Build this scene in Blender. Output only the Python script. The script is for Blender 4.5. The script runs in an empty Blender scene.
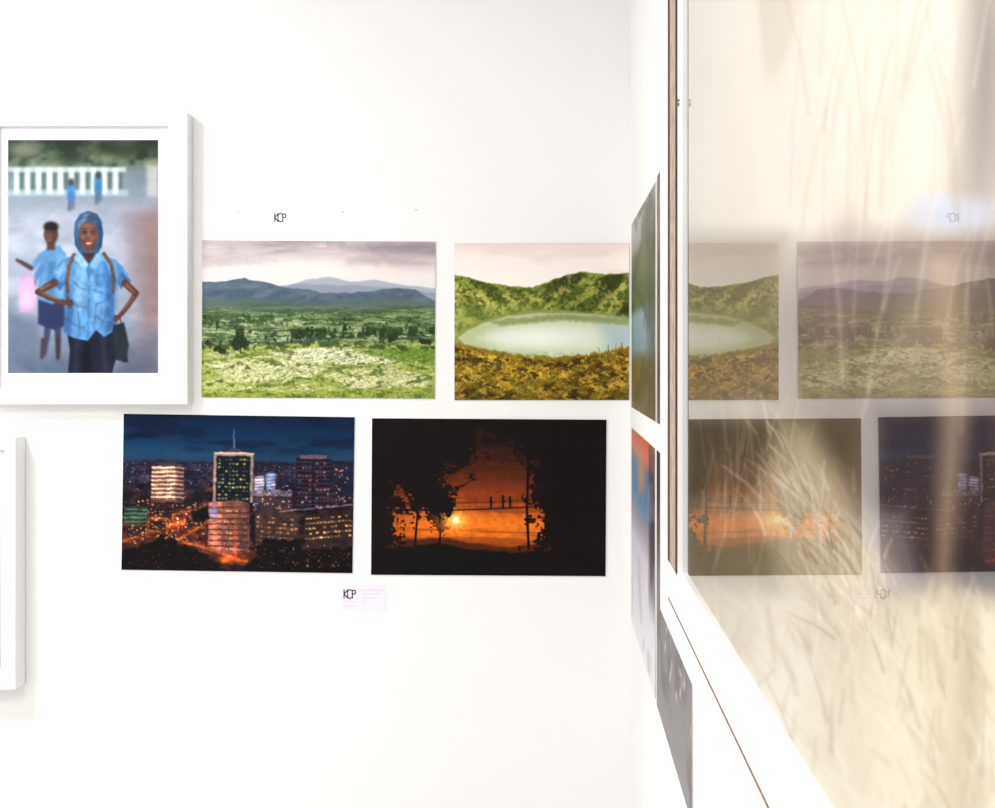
import bpy, math
import numpy as np
from mathutils import Vector

# ------------------------------------------------------------------ constants
F = 1200.0      # focal length in px of a 995 wide frame
D = 3.1         # camera -> back wall
K = F / D
PX, PY = 555.0, 360.0   # principal point (wall-normal vanishing point)
ZC = 1.55       # camera height
XS = 75.0 / K   # side wall plane
XG = 61.5 / K   # glass plane
XF = 0.152      # poster frame front plane
CEIL = 3.1
GAIN = 1.02

def s2l(c):
    c = np.asarray(c, dtype=np.float64)
    return np.where(c <= 0.04045, c / 12.92, ((c + 0.055) / 1.055) ** 2.4)

# ------------------------------------------------------------------ painter
def vnoise(x, y, seed):
    t = np.random.RandomState(seed).rand(256, 256)
    xi = np.floor(x).astype(int); yi = np.floor(y).astype(int)
    fx = x - xi; fy = y - yi
    fx = fx * fx * (3 - 2 * fx); fy = fy * fy * (3 - 2 * fy)
    a = t[yi % 256, xi % 256]; b = t[yi % 256, (xi + 1) % 256]
    c = t[(yi + 1) % 256, xi % 256]; d = t[(yi + 1) % 256, (xi + 1) % 256]
    return (a * (1 - fx) + b * fx) * (1 - fy) + (c * (1 - fx) + d * fx) * fy

def fbm(x, y, sx, sy, octv=4, seed=1):
    r = 0; a = 0.5; tot = 0
    for i in range(octv):
        r = r + a * vnoise(x / sx * 2 ** i + 17.3 * i, y / sy * 2 ** i + 9.1 * i, seed + i)
        tot += a; a *= 0.55
    return r / tot

def sstep(a, b, v):
    t = np.clip((v - a) / (b - a), 0, 1)
    return t * t * (3 - 2 * t)

class Canvas:
    def __init__(s, x0, y0, x1, y1, dens=1.5, XY=None, base=(128, 128, 128)):
        s.dens = dens
        if XY is None:
            w = int((x1 - x0) * dens) + 1; h = int((y1 - y0) * dens) + 1
            xs = np.linspace(x0, x1, w); ys = np.linspace(y0, y1, h)
            s.X, s.Y = np.meshgrid(xs, ys)
        else:
            s.X, s.Y = XY
        s.C = np.zeros(s.X.shape + (3,)) + np.array(base) / 255.0
    def crop(s, x0, y0, x1, y1):
        c = np.where((s.X[0] >= x0) & (s.X[0] <= x1))[0]
        if len(c) == 0: return None
        c0, c1 = c[0], c[-1] + 1
        sub = s.Y[:, c0:c1]
        r = np.where((sub.max(1) >= y0) & (sub.min(1) <= y1))[0]
        if len(r) == 0: return None
        return (slice(r[0], r[-1] + 1), slice(c0, c1))
    def put(s, sl, m, col, al=1.0):
        m = np.clip(m * al, 0, 1)[..., None]
        s.C[sl] = s.C[sl] * (1 - m) + (np.asarray(col) / 255.0) * m
    def full(s, m, col, al=1.0):
        s.put((slice(None), slice(None)), m, col, al)
    def grad(s, stops, axis='y'):
        v = s.Y if axis == 'y' else s.X
        p = [t[0] for t in stops]
        for k in range(3):
            s.C[..., k] = np.interp(v, p, [t[1][k] / 255.0 for t in stops])
    def poly(s, pts, col, b=0.5, al=1.0, rough=0, seed=3, rs=3.0):
        P = np.array(pts, float)
        e = b * 2 + rough + 1
        sl = s.crop(P[:, 0].min() - e, P[:, 1].min() - e, P[:, 0].max() + e, P[:, 1].max() + e)
        if sl is None: return
        X = s.X[sl]; Y = s.Y[sl]
        d = np.full(X.shape, 1e9); ins = np.zeros(X.shape, bool)
        n = len(P)
        for i in range(n):
            ax, ay = P[i]; bx, by = P[(i + 1) % n]
            ex, ey = bx - ax, by - ay
            L = ex * ex + ey * ey + 1e-9
            t = np.clip(((X - ax) * ex + (Y - ay) * ey) / L, 0, 1)
            d = np.minimum(d, (X - ax - t * ex) ** 2 + (Y - ay - t * ey) ** 2)
            if ay != by:
                c = ((ay > Y) != (by > Y)) & (X < (bx - ax) * (Y - ay) / (by - ay) + ax)
                ins ^= c
        d = np.sqrt(d); d = np.where(ins, -d, d)
        if rough: d = d + (fbm(X, Y, rs, rs, 3, seed) - 0.5) * 2 * rough
        s.put(sl, sstep(b, -b, d), col, al)
    def line(s, pts, w, col, b=0.5, al=1.0):
        P = np.array(pts, float)
        W = np.linspace(w[0], w[1], len(P)) if isinstance(w, (tuple, list)) and len(w) == 2 else (np.array(w) if isinstance(w, (tuple, list)) else np.full(len(P), w))
        e = W.max() + b * 2 + 1
        sl = s.crop(P[:, 0].min() - e, P[:, 1].min() - e, P[:, 0].max() + e, P[:, 1].max() + e)
        if sl is None: return
        X = s.X[sl]; Y = s.Y[sl]; d = np.full(X.shape, 1e9)
        for i in range(len(P) - 1):
            ax, ay = P[i]; bx, by = P[i + 1]
            ex, ey = bx - ax, by - ay; L = ex * ex + ey * ey + 1e-9
            t = np.clip(((X - ax) * ex + (Y - ay) * ey) / L, 0, 1)
            d = np.minimum(d, np.sqrt((X - ax - t * ex) ** 2 + (Y - ay - t * ey) ** 2) - (W[i] * (1 - t) + W[i + 1] * t) / 2)
        s.put(sl, sstep(b, -b, d), col, al)
    def ell(s, cx, cy, rx, ry, col, b=0.5, al=1.0, rot=0, rough=0, seed=5, rs=3.0):
        r = max(rx, ry) + b * 2 + 1 + rough
        sl = s.crop(cx - r, cy - r, cx + r, cy + r)
        if sl is None: return
        X = s.X[sl] - cx; Y = s.Y[sl] - cy
        c, q = math.cos(rot), math.sin(rot)
        u = X * c + Y * q; v = -X * q + Y * c
        d = (np.sqrt((u / rx) ** 2 + (v / ry) ** 2) - 1) * min(rx, ry)
        if rough: d = d + (fbm(s.X[sl], s.Y[sl], rs, rs, 3, seed) - 0.5) * 2 * rough
        s.put(sl, sstep(b, -b, d), col, al)
    def rect(s, x0, y0, x1, y1, col, b=0.4, al=1.0):
        s.poly([(x0, y0), (x1, y0), (x1, y1), (x0, y1)], col, b, al)
    def ridge(s, pts, col, b=0.6, al=1.0, rough=0, seed=2, rs=4):
        xs = [p[0] for p in pts]; ys = [p[1] for p in pts]
        h = np.interp(s.X, xs, ys)
        if rough: h = h + (fbm(s.X, s.X * 0 + 3.3, rs, rs, 4, seed) - 0.5) * 2 * rough
        s.full(sstep(-b, b, s.Y - h), col, al)
    def blur(s, sig):
        sg = sig * s.dens; r = int(sg * 2.5) + 1
        k = np.exp(-0.5 * (np.arange(-r, r + 1) / sg) ** 2); k /= k.sum()
        for ax in (0, 1):
            pad = [(0, 0)] * 3; pad[ax] = (r, r)
            P = np.pad(s.C, pad, mode='edge'); o = 0
            for i in range(2 * r + 1):
                sl = [slice(None)] * 3; sl[ax] = slice(i, i + s.C.shape[ax])
                o = o + k[i] * P[tuple(sl)]
            s.C = o
    def warp(s, amp, sc, seed=900, mask=None):
        H, W = s.X.shape
        dx = (fbm(s.X, s.Y, sc, sc, 4, seed) - 0.5) * 2 * amp * s.dens
        dy = (fbm(s.X, s.Y, sc, sc, 4, seed + 20) - 0.5) * 2 * amp * s.dens
        if mask is not None: dx = dx * mask; dy = dy * mask
        gx, gy = np.meshgrid(np.arange(W), np.arange(H))
        x = np.clip(gx + dx, 0, W - 1.001); y = np.clip(gy + dy, 0, H - 1.001)
        xi = x.astype(int); yi = y.astype(int); fx = (x - xi)[..., None]; fy = (y - yi)[..., None]
        C = s.C
        s.C = (C[yi, xi] * (1 - fx) + C[yi, xi + 1] * fx) * (1 - fy) + (C[yi + 1, xi] * (1 - fx) + C[yi + 1, xi + 1] * fx) * fy
    def tex(s, amt, sx, sy=None, seed=950, mask=None, octv=4):
        n = (fbm(s.X, s.Y, sx, sy or sx, octv, seed) - 0.5) * 2 * amt
        if mask is not None: n = n * mask
        s.C = np.clip(s.C * (1 + n[..., None]), 0, 1)

# ------------------------------------------------------------------ materials
def mat_basic(name, col, rough=0.6, spec=0.3, bump=0.0, scale=20, var=0.0):
    m = bpy.data.materials.new(name); m.use_nodes = True
    nt = m.node_tree; bs = nt.nodes['Principled BSDF']
    lin = s2l(np.array(col) / 255.0)
    bs.inputs['Base Color'].default_value = (*lin, 1)
    bs.inputs['Roughness'].default_value = rough
    bs.inputs['Specular IOR Level'].default_value = spec
    tc = nt.nodes.new('ShaderNodeTexCoord')
    nz = nt.nodes.new('ShaderNodeTexNoise'); nz.inputs['Scale'].default_value = scale
    nz.inputs['Detail'].default_value = 6
    nt.links.new(tc.outputs['Object'], nz.inputs['Vector'])
    if var > 0:
        rp = nt.nodes.new('ShaderNodeValToRGB')
        rp.color_ramp.elements[0].position = 0.3; rp.color_ramp.elements[1].position = 0.7
        rp.color_ramp.elements[0].color = (*(lin * (1 - var)), 1)
        rp.color_ramp.elements[1].color = (*np.clip(lin * (1 + var * 0.4), 0, 1), 1)
        nt.links.new(nz.outputs['Fac'], rp.inputs['Fac'])
        nt.links.new(rp.outputs['Color'], bs.inputs['Base Color'])
    if bump > 0:
        bp = nt.nodes.new('ShaderNodeBump'); bp.inputs['Strength'].default_value = bump
        bp.inputs['Distance'].default_value = 0.004
        nt.links.new(nz.outputs['Fac'], bp.inputs['Height'])
        nt.links.new(bp.outputs['Normal'], bs.inputs['Normal'])
    return m

def mat_print(name, rough=0.5, spec=0.1):
    m = bpy.data.materials.new(name); m.use_nodes = True
    nt = m.node_tree; bs = nt.nodes['Principled BSDF']
    at = nt.nodes.new('ShaderNodeAttribute'); at.attribute_name = 'paint'
    nt.links.new(at.outputs['Color'], bs.inputs['Base Color'])
    bs.inputs['Roughness'].default_value = rough
    bs.inputs['Specular IOR Level'].default_value = spec
    return m

M_wall = mat_basic('white_wall_paint', (243, 242, 241), 0.85, 0.1, 0.25, 3.0, 0.012)
M_ceil = mat_basic('ceiling_paint', (240, 240, 240), 0.9, 0.1, 0.1, 30, 0.01)
M_floor = mat_basic('floor_screed', (204, 203, 200), 0.5, 0.3, 0.1, 6, 0.1)
M_frame = mat_basic('white_lacquer', (242, 242, 243), 0.4, 0.3, 0.03, 60)
M_mat = mat_basic('mat_board', (240, 239, 246), 0.9, 0.1, 0.05, 200)
M_edge = mat_basic('print_edge', (225, 222, 220), 0.7, 0.2)
M_print = mat_print('photo_paper')
M_poster = mat_print('poster_paper', 0.7, 0.1)
M_taupe = mat_basic('raw_wood_edge', (178, 162, 150), 0.8, 0.1, 0.3, 40, 0.3)
M_brown = mat_basic('dark_wood_groove', (92, 68, 52), 0.8, 0.1, 0.3, 60, 0.3)
M_line = mat_basic('rail_seam', (150, 122, 104), 0.8, 0.1, 0.3, 90, 0.5)
M_metal = mat_basic('screw_metal', (120, 110, 100), 0.4, 0.5)

def glass_mat():
    m = bpy.data.materials.new('picture_glass'); m.use_nodes = True
    nt = m.node_tree; nt.nodes.clear()
    o = nt.nodes.new('ShaderNodeOutputMaterial')
    mx = nt.nodes.new('ShaderNodeMixShader'); fr = nt.nodes.new('ShaderNodeFresnel')
    # same reflectance from both faces of the thin pane
    ge = nt.nodes.new('ShaderNodeNewGeometry')
    mr = nt.nodes.new('ShaderNodeMapRange')
    mr.inputs['To Min'].default_value = 1.9; mr.inputs['To Max'].default_value = 1 / 1.9
    nt.links.new(ge.outputs['Backfacing'], mr.inputs['Value'])
    nt.links.new(mr.outputs['Result'], fr.inputs['IOR'])
    tr = nt.nodes.new('ShaderNodeBsdfTransparent'); gl = nt.nodes.new('ShaderNodeBsdfGlossy')
    gl.inputs['Roughness'].default_value = 0.0
    nt.links.new(fr.outputs[0], mx.inputs[0]); nt.links.new(tr.outputs[0], mx.inputs[1])
    nt.links.new(gl.outputs[0], mx.inputs[2]); nt.links.new(mx.outputs[0], o.inputs[0])
    return m
M_glass = glass_mat()

# ------------------------------------------------------------------ mesh helpers
def link(o, parent=None):
    bpy.context.scene.collection.objects.link(o)
    if parent is not None: o.parent = parent
    return o

def mesh_obj(name, verts, faces, mats, parent=None, loc=(0, 0, 0)):
    me = bpy.data.meshes.new(name); me.from_pydata([tuple(v) for v in verts], [], faces)
    me.update()
    for m in (mats if isinstance(mats, list) else [mats]): me.materials.append(m)
    o = bpy.data.objects.new(name, me); o.location = loc
    return link(o, parent)

BF = [(0, 1, 3, 2), (4, 6, 7, 5), (0, 4, 5, 1), (2, 3, 7, 6), (0, 2, 6, 4), (1, 5, 7, 3)]
def box(name, lo, hi, mat, parent=None, bevel=0.0):
    c = [(lo[i] + hi[i]) / 2 for i in range(3)]
    vs = [((hi if a else lo)[0] - c[0], (hi if b else lo)[1] - c[1], (hi if d else lo)[2] - c[2])
          for a in (0, 1) for b in (0, 1) for d in (0, 1)]
    o = mesh_obj(name, vs, BF, mat, parent, c)
    if bevel:
        md = o.modifiers.new('bevel', 'BEVEL'); md.width = bevel; md.segments = 3
    return o

def painted(name, V, C, off, mat, parent=None, loc=(0, 0, 0), gain=GAIN):
    """V (H,W,3) front surface vertices, C (H,W,3) sRGB, off = vector to back of sheet."""
    H, W = V.shape[:2]
    idx = np.arange(H * W).reshape(H, W)
    q = np.stack([idx[:-1, :-1], idx[1:, :-1], idx[1:, 1:], idx[:-1, 1:]], -1).reshape(-1, 4)
    cor = np.array([V[0, 0], V[-1, 0], V[-1, -1], V[0, -1]]); back = cor + np.array(off)
    n = H * W
    allv = np.concatenate([V.reshape(-1, 3), cor, back])
    ex = np.array([[n + 4, n + 7, n + 6, n + 5]] + [[n + i, n + 4 + i, n + 4 + (i + 1) % 4, n + (i + 1) % 4] for i in range(4)])
    faces = np.concatenate([q, ex]).astype(np.int32)
    me = bpy.data.meshes.new(name)
    me.vertices.add(len(allv)); me.vertices.foreach_set('co', allv.astype(np.float32).ravel())
    me.loops.add(faces.size); me.loops.foreach_set('vertex_index', faces.ravel())
    me.polygons.add(len(faces))
    me.polygons.foreach_set('loop_start', np.arange(0, faces.size, 4, dtype=np.int32))
    mi = np.zeros(len(faces), np.int32); mi[len(q):] = 1
    me.materials.append(mat); me.materials.append(M_edge)
    me.update(calc_edges=True)
    me.polygons.foreach_set('material_index', mi)
    at = me.color_attributes.new('paint', 'FLOAT_COLOR', 'POINT')
    lin = np.clip(s2l(np.clip(C, 0, 1)) / gain, 0, 0.95).reshape(-1, 3)
    col = np.ones((len(allv), 4)); col[:n, :3] = lin; col[n:, :3] = 0.8
    at.data.foreach_set('color', col.astype(np.float32).ravel())
    me.validate()
    o = bpy.data.objects.new(name, me); o.location = loc
    return link(o, parent)

def wall_print(name, cv, yfront=None, rot=0.0, th=0.003, parent=None, mat=None):
    y = (D - th) if yfront is None else yfront
    k = F / y
    x = (cv.X - PX) / k; z = ZC - (cv.Y - PY) / k
    c = ((x.min() + x.max()) / 2, y, (z.min() + z.max()) / 2)
    V = np.stack([x - c[0], x * 0, z - c[2]], -1)
    o = painted(name, V, cv.C, (0, th * 0.95, 0), mat or M_print, parent, c)
    o.rotation_euler[1] = math.radians(rot)
    return o

def ring(name, o2, i2, front, back, axis, mat, parent, bevel=0.0015):
    """rectangular frame. o2/i2 = (a0,b0,a1,b1) in the plane axes; axis 'y' or 'x' = depth axis"""
    vs = []
    for dep in (front, back):
        for r in (o2, i2):
            for (a, b) in ((r[0], r[1]), (r[2], r[1]), (r[2], r[3]), (r[0], r[3])):
                vs.append((a, dep, b) if axis == 'y' else (dep, a, b))
    fs = []
    for i in range(4):
        j = (i + 1) % 4
        fs += [(i, j, 4 + j, 4 + i), (8 + i, 12 + i, 12 + j, 8 + j), (i, 8 + i, 8 + j, j), (4 + i, 4 + j, 12 + j, 12 + i)]
    c = np.mean(np.array(vs), 0)
    o = mesh_obj(name, np.array(vs) - c, fs, mat, parent, c)
    import bmesh
    bm = bmesh.new(); bm.from_mesh(o.data); bmesh.ops.recalc_face_normals(bm, faces=bm.faces); bm.to_mesh(o.data); bm.free()
    if bevel:
        md = o.modifiers.new('bevel', 'BEVEL'); md.width = bevel; md.segments = 2
    return o

def empty(name, loc=(0, 0, 0)):
    e = bpy.data.objects.new(name, None); e.empty_display_size = 0.1
    return link(e)

# ------------------------------------------------------------------ room shell
XL, YF = -3.6, -2.6
box('wall_back', (XL - 0.1, D, -0.0), (XS + 0.1, D + 0.12, CEIL), M_wall)
box('wall_right', (XS, YF, 0), (XS + 0.12, D, CEIL), M_wall)
box('wall_left', (XL - 0.12, YF, 0), (XL, D, CEIL), M_wall)
box('wall_front', (XL - 0.1, YF - 0.12, 0), (XS + 0.1, YF, CEIL), M_wall)
box('floor', (XL - 0.1, YF - 0.1, -0.1), (XS + 0.1, D + 0.1, 0), M_floor)
box('ceiling', (XL - 0.1, YF - 0.1, CEIL), (XS + 0.1, D + 0.1, CEIL + 0.1), M_ceil)
box('baseboard_back', (XL, D - 0.015, 0), (XS - 0.015, D, 0.09), M_frame, bevel=0.003)
box('baseboard_right', (XS - 0.015, YF, 0), (XS, D - 0.015, 0.09), M_frame, bevel=0.003)

# ------------------------------------------------------------------ 1 landscape
R = np.random.RandomState(11)
def paint_mountain():
    c = Canvas(202, 241, 435, 398, 2.0)
    c.grad([(241, (190, 178, 182)), (254, (212, 200, 202)), (270, (242, 232, 228)), (290, (230, 226, 226)), (398, (200, 200, 190))])
    n = fbm(c.X, c.Y, 60, 12, 5, 21)
    top = sstep(280, 245, c.Y)
    c.full(sstep(0.46, 0.68, n) * top, (162, 148, 156), 0.8)
    c.full(sstep(0.46, 0.25, n), (248, 240, 236), 0.55)
    c.ell(400, 247, 56, 8, (146, 134, 143), 6, 0.8, rough=5, rs=14)
    c.ell(392, 260, 34, 4, (174, 160, 165), 4, 0.6, rough=3, rs=12)
    c.ell(225, 262, 38, 6, (184, 172, 176), 5, 0.5, rough=4)
    c.ell(300, 268, 60, 5, (248, 240, 236), 5, 0.6, rough=3, rs=12)
    c.ridge([(202, 290), (280, 288), (305, 280), (330, 277), (350, 281), (375, 279), (400, 284), (435, 288)], (166, 174, 188), 1.2, 0.9, 1.2, 3, 12)
    c.ridge([(202, 289), (270, 287), (300, 284), (330, 285), (360, 285), (435, 292)], (140, 150, 168), 1.5, 0.8, 1.2, 4, 12)
    mr = [(202, 283), (225, 281), (245, 279), (262, 281), (285, 287), (320, 292), (350, 293), (380, 289), (395, 287), (415, 289), (435, 299)]
    c.ridge(mr, (92, 108, 124), 0.8, 1, 2.0, 6, 12)
    below = sstep(0, 4, c.Y - np.interp(c.X, [p[0] for p in mr], [p[1] for p in mr]))
    n2 = fbm(c.X + c.Y, c.Y, 16, 7, 5, 8)
    c.full(sstep(0.48, 0.62, n2) * below, (68, 86, 102), 0.6)
    c.full(sstep(0.44, 0.34, n2) * below, (118, 132, 140), 0.5)
    c.ridge([(202, 300), (250, 299), (300, 304), (350, 300), (400, 298), (435, 305)], (92, 110, 102), 3, 0.85, 2, 31, 12)
    c.ridge([(202, 311), (435, 311)], (116, 138, 92), 6, 1)
    for (sx, sy, th, col, al, sd, y0, y1) in [(44, 3.6, .50, (72, 94, 62), .8, 41, 300, 350), (36, 2.6, .55, (168, 182, 128), .75, 42, 304, 348),
                                             (18, 2.4, .54, (58, 82, 48), .8, 43, 306, 350), (20, 1.8, .61, (200, 204, 160), .65, 44, 314, 350)]:
        n = fbm(c.X, c.Y, sx, sy, 4, sd)
        c.full(sstep(th, th + .08, n) * sstep(y0, y0 + 8, c.Y) * sstep(y1, y1 - 5, c.Y), col, al)
    n = fbm(c.X, c.Y, 3.2, 4.2, 3, 48)
    c.full(sstep(.56, .66, n) * sstep(308, 320, c.Y) * sstep(350, 344, c.Y) * sstep(.38, .52, fbm(c.X, c.Y, 24, 6, 3, 49)), (38, 56, 30), .85)
    n = fbm(c.X, c.Y, 7, 10, 4, 46)
    c.full(sstep(.42, .54, n) * sstep(252, 290, c.X) * sstep(7.5, 3, np.abs(c.Y - 333 + (c.X - 340) * .02)), (40, 58, 32), .9)
    c.full(sstep(.5, .6, fbm(c.X, c.Y, 9, 4, 4, 47)) * sstep(6, 2, np.abs(c.Y - 322)), (52, 74, 42), .75)
    edge = [(202, 349), (240, 347), (290, 345), (340, 342), (390, 345), (435, 342)]
    c.ridge(edge, (166, 176, 92), 1.5, 1, 2.5, 15, 10)
    mf = sstep(0, 4, c.Y - np.interp(c.X, [p[0] for p in edge], [p[1] for p in edge]))
    n4 = fbm(c.X, c.Y, 40, 8, 4, 51)
    c.full(sstep(0.5, 0.6, n4) * mf, (134, 152, 62), 0.75)
    patches = [[(262, 353), (330, 347), (392, 351), (420, 359), (360, 366), (300, 362)],
               [(206, 364), (262, 355), (330, 367), (300, 380), (230, 384)],
               [(320, 374), (380, 366), (433, 373), (425, 386), (350, 388)],
               [(202, 382), (230, 376), (262, 386), (240, 394), (202, 394)],
               [(256, 390), (300, 384), (345, 391), (300, 396)],
               [(204, 354), (240, 350), (256, 353), (224, 361), (204, 361)]]
    for i, p in enumerate(patches):
        c.poly(p, [(228, 226, 192), (214, 214, 164), (208, 206, 154), (190, 196, 120), (200, 200, 130), (190, 198, 130)][i], 1.5, 0.85, rough=2.5, seed=60 + i, rs=9)
    ph = c.Y * 1.5 + c.X * 0.22 + fbm(c.X, c.Y, 40, 14, 2, 65) * 24
    st = np.sin(ph * 1.3)
    c.full(sstep(.72, .98, st) * mf * sstep(.38, .55, fbm(c.X, c.Y, 24, 12, 3, 66)), (120, 134, 58), .7)
    c.full(sstep(-.6, -.95, st) * mf * sstep(.45, .65, fbm(c.X, c.Y, 20, 10, 3, 67)), (236, 234, 204), .45)
    for pts in [[(262, 352), (300, 363), (330, 368), (380, 366)], [(300, 363), (285, 375), (256, 388)], [(330, 368), (316, 380), (350, 390)], [(380, 365), (420, 358), (435, 352)], [(202, 364), (230, 358), (262, 353)], [(230, 384), (262, 386), (300, 383)], [(392, 350), (420, 360)]]:
        c.line(pts, 1.2, (104, 120, 50), 1.0, .65)
    c.poly([(352, 351), (435, 347), (435, 362), (404, 362)], (104, 138, 48), 2, 0.85, rough=3)
    c.poly([(202, 392), (435, 388), (435, 398), (202, 398)], (136, 154, 54), 3, 0.6, rough=3)
    n = fbm(c.X, c.Y, 10, 3.5, 5, 68)
    c.full(sstep(.6, .68, n) * mf, (78, 98, 36), .75)
    n = fbm(c.X, c.Y, 3, 2, 3, 70)
    c.full(sstep(.62, .72, n) * mf, (70, 90, 34), .55)
    c.full(sstep(.45, .55, fbm(c.X, c.Y, 9, 9, 4, 69)) * sstep(4, 1.5, np.abs(c.Y - 346 - 2 * np.sin(c.X / 30))), (52, 74, 30), .8)
    c.warp(1.6, 7, 900, sstep(284, 300, c.Y))
    for (x, y, w, h) in [(241, 336, 5, 6), (238, 345, 5.5, 7), (245, 344, 5, 6), (224, 352, 4, 2.6), (208, 344, 4, 3), (216, 349, 5, 2.5), (311, 334, 2, 7), (300, 333, 2, 6), (345, 330, 2, 6), (425, 341, 8, 3), (392, 338, 5, 3)]:
        c.ell(x, y, w, h, (36, 48, 26), 1, 0.92, rough=3.5, seed=int(x), rs=2.5)
    c.line([(241, 346), (241, 354)], 1.2, (30, 34, 20), 0.5)
    c.tex(.3, 2.0, 1.5, 951, sstep(300, 320, c.Y))
    return c
wall_print('landscape_photo_print', paint_mountain(), rot=0.35)

# ------------------------------------------------------------------ 2 lake
def paint_lake():
    c = Canvas(454.5, 243, 629, 400, 2.1)
    c.grad([(243, (234, 216, 212)), (258, (250, 236, 230)), (285, (255, 246, 240)), (400, (240, 230, 220))])
    n = fbm(c.X, c.Y, 50, 12, 4, 71)
    c.full(sstep(0.5, 0.7, n), (232, 212, 208), 0.5)
    rim = [(454, 275), (466, 277), (480, 281), (496, 284), (516, 287), (534, 287), (550, 281), (566, 275), (580, 272), (604, 274), (629, 273)]
    c.ridge(rim, (136, 144, 60), 0.7, 1, 1.3, 7, 5)
    hy = c.Y - np.interp(c.X, [p[0] for p in rim], [p[1] for p in rim])
    ins = sstep(0, 2, hy)
    side = np.where(c.X < 535, 1.0, -1.0)
    n = fbm(c.X - side * c.Y * 0.9, c.Y, 10, 24, 5, 72)
    c.full(sstep(0.47, 0.58, n) * ins, (74, 90, 28), 0.85)
    c.full(sstep(0.42, 0.3, n) * ins, (194, 190, 100), 0.7)
    n = fbm(c.X + c.Y * .8, c.Y, 22, 22, 4, 73)
    c.full(ins * sstep(525, 565, c.X) * sstep(0.42, 0.54, n), (48, 56, 18), 0.85)
    for (x, y, rx, ry, q) in [(607, 297, 15, 5, .4), (562, 292, 9, 4, -.5), (588, 283, 13, 3, .1), (478, 296, 15, 4, .4), (500, 306, 22, 3.5, .1), (520, 300, 16, 3, .1)]:
        c.ell(x, y, rx, ry, (204, 194, 100), 3, 0.6, q, rough=5, seed=int(x))
    n = fbm(c.X, c.Y, 4, 3.4, 4, 74)
    c.full(sstep(.53, .63, n) * ins, (44, 56, 18), .6)
    c.full(ins * sstep(296, 312, c.Y) * sstep(560, 520, c.X), (150, 166, 76), .4)
    shore = [(454, 338), (464, 329), (482, 320), (505, 314), (535, 310), (570, 310), (600, 312), (629, 316), (629, 352), (600, 357), (560, 358), (520, 355), (485, 350), (462, 345)]
    c.poly(shore, (140, 148, 76), 2, rough=3, rs=8)
    lake = [(458, 338), (468, 330), (486, 322), (508, 316), (538, 313), (572, 313), (600, 315), (629, 319), (629, 350), (600, 356), (560, 357), (520, 354), (486, 349), (464, 344)]
    c.poly(lake, (188, 198, 150), 1.2, rough=.8)
    c.poly([(480, 338), (505, 327), (540, 322), (590, 323), (635, 328), (635, 346), (590, 353), (540, 352), (503, 348)], (228, 234, 214), 9, 0.85)
    c.poly([(598, 322), (640, 322), (640, 352), (610, 354)], (166, 186, 200), 12, 0.8)
    c.poly([(490, 321), (560, 314), (629, 318), (629, 325), (560, 320), (500, 326)], (130, 140, 80), 2.5, 0.75, rough=2)
    c.ell(542, 338, 38, 8, (250, 251, 244), 9, 0.8)
    ed = [(454, 343), (470, 346), (490, 351), (520, 355), (545, 358), (570, 356), (600, 352), (615, 349), (629, 347)]
    c.ridge(ed, (146, 116, 26), 1, 1, 3, 9, 5)
    fg = sstep(0, 4, c.Y - np.interp(c.X, [p[0] for p in ed], [p[1] for p in ed]) - 1)
    for (sx, sy, a, b, col, al, sd) in [(16, 9, .48, .6, (84, 66, 14), .85, 77), (12, 6, .5, .62, (216, 170, 54), .75, 78), (6, 5, .5, .6, (56, 42, 10), .8, 79),
                                        (5, 4, .56, .66, (234, 190, 76), .7, 80), (9, 5, .58, .68, (108, 106, 30), .7, 82)]:
        n = fbm(c.X + 2 * np.sin(c.Y), c.Y, sx, sy, 5, sd)
        c.full(sstep(a, b, n) * fg, col, al)
    for i in range(500):
        x = R.uniform(454, 629); y = R.uniform(350, 400)
        if y < np.interp(x, [454, 520, 560, 629], [349, 358, 360, 352]): continue
        a = R.uniform(-2, 2)
        c.line([(x, y), (x + a, y - R.uniform(1.5, 4))], R.uniform(.4, 1.1), [(44, 36, 8), (236, 200, 90), (180, 142, 36), (90, 76, 20), (126, 122, 34)][R.randint(5)], 0.4, 0.65)
    for i in range(30):
        x = R.uniform(598, 629); y = R.uniform(346, 366)
        c.line([(x, y + 5), (x + R.uniform(-2, 2), y - 4)], 0.7, (120, 92, 28), 0.4, 0.7)
    c.warp(1.5, 5, 903, np.maximum(sstep(344, 352, c.Y), sstep(312, 300, c.Y) * sstep(270, 280, c.Y)))
    c.full(sstep(372, 402, c.Y), (40, 30, 6), 0.3)
    c.tex(.28, 2.0, 1.7, 952, np.maximum(sstep(350, 356, c.Y), sstep(312, 306, c.Y) * ins))
    return c
wall_print('crater_lake_photo_print', paint_lake(), rot=0.0)

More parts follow.
